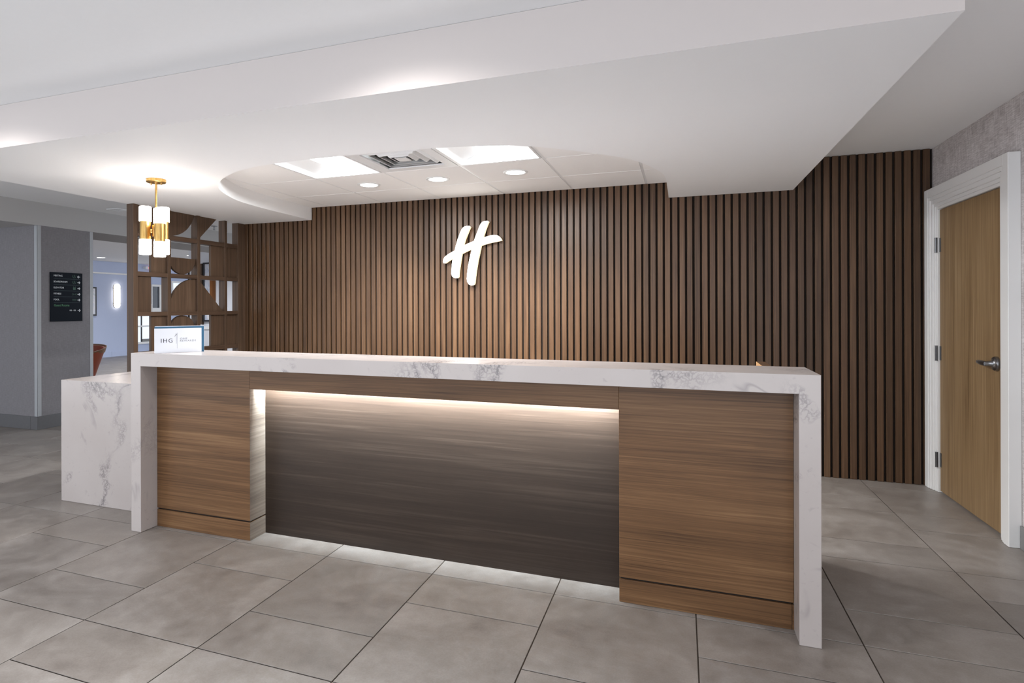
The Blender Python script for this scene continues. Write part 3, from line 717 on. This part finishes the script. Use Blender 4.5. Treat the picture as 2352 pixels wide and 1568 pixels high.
rowsv = [('MEETING', 85, 85, True), ('BOARDROOM', 240, 237, False), ('ELEVATOR', 394, 393, False), ('FITNESS', 548, 545, False), ('POOL', 700, 698, False)]
for (wd, vb, va, lf) in rowsv:
    text(wd, 58 * us, 'ink_white', board, sp(78, vb + 20), AY, AZ, 0.95)
    arrow(735, va + 12, lf); sbar(80, vb + 78, 770, vb + 78, 5, 'ink_line', 'divider_line')
text('Guest Rooms', 78 * us, 'ink_green', board, sp(84, 875), AY, AZ, 0.92)
text('100 - 130', 52 * us, 'ink_white', board, sp(480, 1000), AY, AZ, 0.85); arrow(740, 985)
def icon_people(u, v):
    sbar(u, v - 40, u, v + 20, 22, 'ink_dimgreen', 'icon')
    for s_ in (-1, 1):
        sbar(u + 46 * s_, v - 30, u + 40 * s_, v + 15, 12, 'ink_dimgreen', 'icon'); sbar(u + 40 * s_, v + 15, u + 8 * s_, v + 40, 12, 'ink_dimgreen', 'icon')
icon_people(612, 90); icon_people(612, 245)
sbar(580, 410, 650, 410, 66, 'ink_dimgreen', 'icon'); sbar(592, 355, 592, 372, 14, 'ink_dimgreen', 'icon'); sbar(640, 355, 640, 372, 14, 'ink_dimgreen', 'icon')
sbar(590, 558, 640, 558, 8, 'ink_dimgreen', 'icon')
for s_ in (-1, 1):
    sbar(614 + 50 * s_, 528, 614 + 58 * s_, 558, 9, 'ink_dimgreen', 'icon'); sbar(614 + 58 * s_, 558, 614 + 50 * s_, 588, 9, 'ink_dimgreen', 'icon'); sbar(614 + 30 * s_, 535, 614 + 30 * s_, 580, 8, 'ink_dimgreen', 'icon')
for k in range(3): sbar(556, 690 + k * 18, 676, 690 + k * 18, 8, 'ink_dimgreen', 'icon')

# ------------------------------------------------------------------ FAR LOUNGE
fc = MB().box(-16.4, -7.9, -3.4, 16.5, ZFAR, ZFAR + 0.06).obj('ceiling_far', 'paint_ceiling')
tag(fc, 'white lounge ceiling beyond the bulkhead', 'ceiling', kind='structure')
wf = MB().box(XFAR - 0.2, XFAR, -3.4, 16.5, 0, ZFAR).obj('wall_far', 'daylight_tint_wall')
tag(wf, 'far lounge wall with the sconce, blue daylight put in its colour', 'wall', kind='structure')
MB().box(XFAR + 0.0005, XFAR + 0.10, -3.4, 16.4, 2.30, ZFAR - 0.001).obj('wall_bulkhead', 'daylight_tint_wall', wf)
MB().box(XFAR + 0.0005, XFAR + 0.12, -3.4, 16.4, 2.262, 2.2995).obj('picture_rail', 'trim_white', wf)
bf = empty('baseboard_far', (XFAR, 9, 0), 'baseboard along the far lounge wall in the same daylight-blue tint', 'baseboard', kind='structure')
for k in range(16):
    MB().box(XFAR + 0.0005, XFAR + 0.014, 4.0 + k * 0.6, 4.597 + k * 0.6, 0.0005, 0.139).obj('base_tile', 'daylight_tint_wall', bf)
wk = MB().box(-10.08, -5.3, 7.0, 7.15, 0, ZFAR).obj('wall_lounge', 'far_white')
tag(wk, 'white lounge wall with framed prints seen through the divider screen', 'wall', kind='structure')
MB().box(-10.08, -5.3, 6.975, 6.9995, 0.90, 0.95).obj('dado_rail', 'trim_white', wk)

sc = empty('wall_sconce', (XFAR, 9.555, 1.341), 'glowing pill-shaped sconce on the far lounge wall', 'wall light')
def pill(mb, r, cy, z0, z1, xa, xb, n=14):
    pts = [(cy + r * math.cos(pi * k / n), z1 - r + r * math.sin(pi * k / n)) for k in range(n + 1)] + [(cy + r * math.cos(pi + pi * k / n), z0 + r + r * math.sin(pi + pi * k / n)) for k in range(n + 1)]
    return mb.prism(pts, 0, xa, xb)
pill(MB(), 0.086, 9.545, 1.341, 2.009, XFAR + 0.0005, XFAR + 0.012).obj('back_plate', 'black_metal', sc)
pill(MB(), 0.085, 9.55, 1.343, 2.007, XFAR + 0.0125, XFAR + 0.06).obj('glass', 'sconce_glass', sc)
for z in (1.465, 1.885): MB().box(XFAR + 0.013, XFAR + 0.066, 9.445, 9.49, z - 0.006, z + 0.006).box(XFAR + 0.013, XFAR + 0.066, 9.61, 9.65, z - 0.006, z + 0.006).obj('clip', 'black_metal', sc)
pf = empty('picture_frame', (XFAR, 8.5, 1.134), 'dark framed picture on the far lounge wall half hidden by the pillar', 'picture')
MB().box(XFAR + 0.0005, XFAR + 0.04, 8.1, 8.93, 1.134, 1.9).obj('frame', 'black_metal', pf); MB().box(XFAR + 0.0405, XFAR + 0.043, 8.14, 8.89, 1.174, 1.86).obj('print', 'art', pf)
em = empty('emergency_light', (XFAR + 0.1, 10.46, 2.50), 'small twin-head emergency light high on the far bulkhead', 'emergency light')
MB().box(XFAR + 0.1005, XFAR + 0.14, 10.36, 10.60, 2.47, 2.535).obj('housing', 'grid_white', em)
for k, (y, mt) in enumerate(((10.41, 'card_white'), (10.55, 'red'))):
    MB().lathe([(0.045, XFAR + 0.141), (0.05, XFAR + 0.19), (0.04, XFAR + 0.2), (0.002, XFAR + 0.2)], 14, (0, y, 2.50), axis=0).obj('lamp_head', mt, em)
downlight('lounge_downlight', -14.1, 8.23, ZFAR, 0.12, 'small recessed downlight glowing near the far lounge wall', P_FAR * 0.3, 2.2, 'lounge downlights')
for (x, y, lb) in ((-11.4, 5.2, 'added unseen lounge downlight behind the pillar'), (-11.6, 8.6, 'added unseen lounge downlight behind the screen, far'), (-8.9, 5.4, 'added unseen lounge downlight just behind the screen')):
    downlight('lounge_downlight', x, y, ZFAR, 0.10, lb, P_FAR, 2.7, 'lounge downlights', (0.93, 0.96, 1.0))  # these unseen lamps are added to light the lounge

# window and glazed door on the far wall, seen through the screen
w1 = empty('window_1', (XFAR, 10.5, 0.3), 'white framed window on the far wall seen through the low screen opening', 'window', kind='structure')
MB().box(XFAR + 0.001, XFAR + 0.02, 10.16, 10.66, 0.36, 1.40).obj('pane', 'window_pane', w1)
fr = MB()
for b_ in ((10.10, 10.16, 0.30, 1.46), (10.64, 10.70, 0.30, 1.46), (10.16, 10.64, 0.30, 0.36), (10.16, 10.64, 1.40, 1.46), (10.16, 10.64, 0.79, 0.83)): fr.box(XFAR + 0.001, XFAR + 0.05, *b_)
fr.obj('window_frame', 'trim_white', w1)
MB().box(XFAR + 0.0205, XFAR + 0.04, 10.335, 10.37, 0.36, 1.40).obj('mullion', 'black_metal', w1)
MB().box(XFAR + 0.0205, XFAR + 0.05, 10.37, 10.64, 0.36, 0.44).obj('sill', 'base_tile', w1)
d2 = empty('door_2', (XFAR, 10.85, 0), 'dark glazed door in a white frame on the far wall behind the screen', 'door', kind='structure')
MB().box(XFAR + 0.001, XFAR + 0.02, 10.72, 10.975, 1.34, 1.97).obj('pane', 'glass_dark', d2)
fr = MB()
for b_ in ((10.975, 11.09, 0.0005, 2.03), (10.70, 10.72, 0.0005, 2.03), (10.72, 10.975, 1.97, 2.03), (10.72, 10.975, 1.20, 1.34)): fr.box(XFAR + 0.001, XFAR + 0.06, *b_)
fr.obj('door_frame', 'trim_white', d2); MB().box(XFAR + 0.001, XFAR + 0.03, 10.72, 10.975, 0.0005, 1.20).obj('lower_panel', 'far_white', d2)
w2 = empty('window_2', (XFAR, 12.0, 1.2), 'white framed window on the far wall behind the quarter-round cut-out', 'window', kind='structure')
MB().box(XFAR + 0.001, XFAR + 0.02, 11.50, 12.5, 1.30, 2.10).obj('pane', 'window_pane', w2)
fr = MB()
for b_ in ((11.44, 11.50, 1.24, 2.16), (12.5, 12.56, 1.24, 2.16), (11.50, 12.5, 1.24, 1.30), (11.50, 12.5, 2.10, 2.16), (11.50, 12.5, 1.70, 1.73), (11.78, 11.82, 1.30, 2.10)): fr.box(XFAR + 0.0205, XFAR + 0.05, *b_)
fr.obj('window_frame', 'trim_white', w2)

def framed(x0, x1, z0, z1, label, mt):
    e = empty('framed_print', ((x0 + x1) / 2, 7.0, z0), label, 'picture', 'framed prints on the lounge wall')
    t = 0.03; f = MB()
    for b_ in ((x0, x0 + t, z0, z1), (x1 - t, x1, z0, z1), (x0 + t, x1 - t, z0, z0 + t), (x0 + t, x1 - t, z1 - t, z1)): f.box(b_[0], b_[1], 6.95, 6.999, b_[2], b_[3])
    f.obj('frame', 'black_metal', e); MB().box(x0 + t, x1 - t, 6.972, 6.99, z0 + t, z1 - t).obj('print', mt, e)
framed(-9.66, -9.44, 1.06, 2.26, 'tall pale abstract print in a black frame seen through the screen', 'art')
framed(-10.05, -9.715, 1.08, 2.19, 'narrow pale print in a black frame next to the tall print', 'card_white')
ps = MB().box(-9.435, -9.37, 6.90, 6.999, 0.0, 2.3).obj('timber_post', 'frame_wood'); tag(ps, 'amber timber post on the lounge wall beside the tall print', 'post')
ps2 = MB().box(-9.71, -9.675, 6.94, 6.999, 1.0, 2.24).obj('timber_strip', 'screen_wood'); tag(ps2, 'slim brown timber strip between the two lounge prints', 'trim')

spk = empty('sprinkler_head', (-6.787, 4.146, S2), 'small ceiling sprinkler seen through the top of the screen', 'sprinkler')
MB().lathe([(0.045, S2 - 0.0005), (0.043, S2 - 0.006), (0.01, S2 - 0.012), (0.009, S2 - 0.05), (0.016, S2 - 0.055), (0.016, S2 - 0.058)], 18, (-6.787, 4.146, 0)).obj('head', 'steel', spk)
vent(-6.86, 2.46, S2 - 0.012, 0.20, 'small_ceiling_vent', 'small white ceiling vent next to the top of the divider screen', 3)

# tub chair behind the pillar
cc = Vector((-9.30, 3.98, 0)); ch = empty('tub_chair', cc, 'rust orange tub chair with bentwood rim half hidden by the pillar', 'chair')
def shell(name, mat, r_out, z0, z1, t, taper, a0=-10, a1=250, n=30):
    mb = MB(); vs_ = []; 
    for k in range(n + 1):
        a = math.radians(a0 + (a1 - a0) * k / n); zz = z1 - 0.10 * (abs(k - n / 2) / (n / 2)) ** 2
        for (r_, z) in ((r_out * taper, z0), (r_out, zz), (r_out - t, zz), (r_out * taper - t, z0)):
            vs_.append((cc.x + r_ * math.cos(a), cc.y + r_ * math.sin(a), z))
    fs = [(k * 4 + q, k * 4 + (q + 1) % 4, (k + 1) * 4 + (q + 1) % 4, (k + 1) * 4 + q) for k in range(n) for q in range(4)]
    fs += [(0, 1, 2, 3), (n * 4 + 3, n * 4 + 2, n * 4 + 1, n * 4)]
    mb.add(vs_, fs, True); return mb.obj(name, mat, ch)
shell('backrest', 'orange', 0.37, 0.24, 0.74, 0.03, 0.58); shell('bentwood_rim', 'chair_wood', 0.385, 0.64, 0.765, 0.012, 0.93)
MB().lathe([(0.22, 0.36), (0.24, 0.40), (0.23, 0.45), (0.02, 0.46)], 24, (cc.x, cc.y, 0)).obj('seat', 'orange', ch)
for k in range(4):
    a = pi / 4 + k * pi / 2
    MB().tube([(cc.x + 0.26 * math.cos(a), cc.y + 0.26 * math.sin(a), 0.001), (cc.x + 0.17 * math.cos(a), cc.y + 0.17 * math.sin(a), 0.37)], [0.012, 0.018], 8).obj('leg', 'chair_wood', ch)
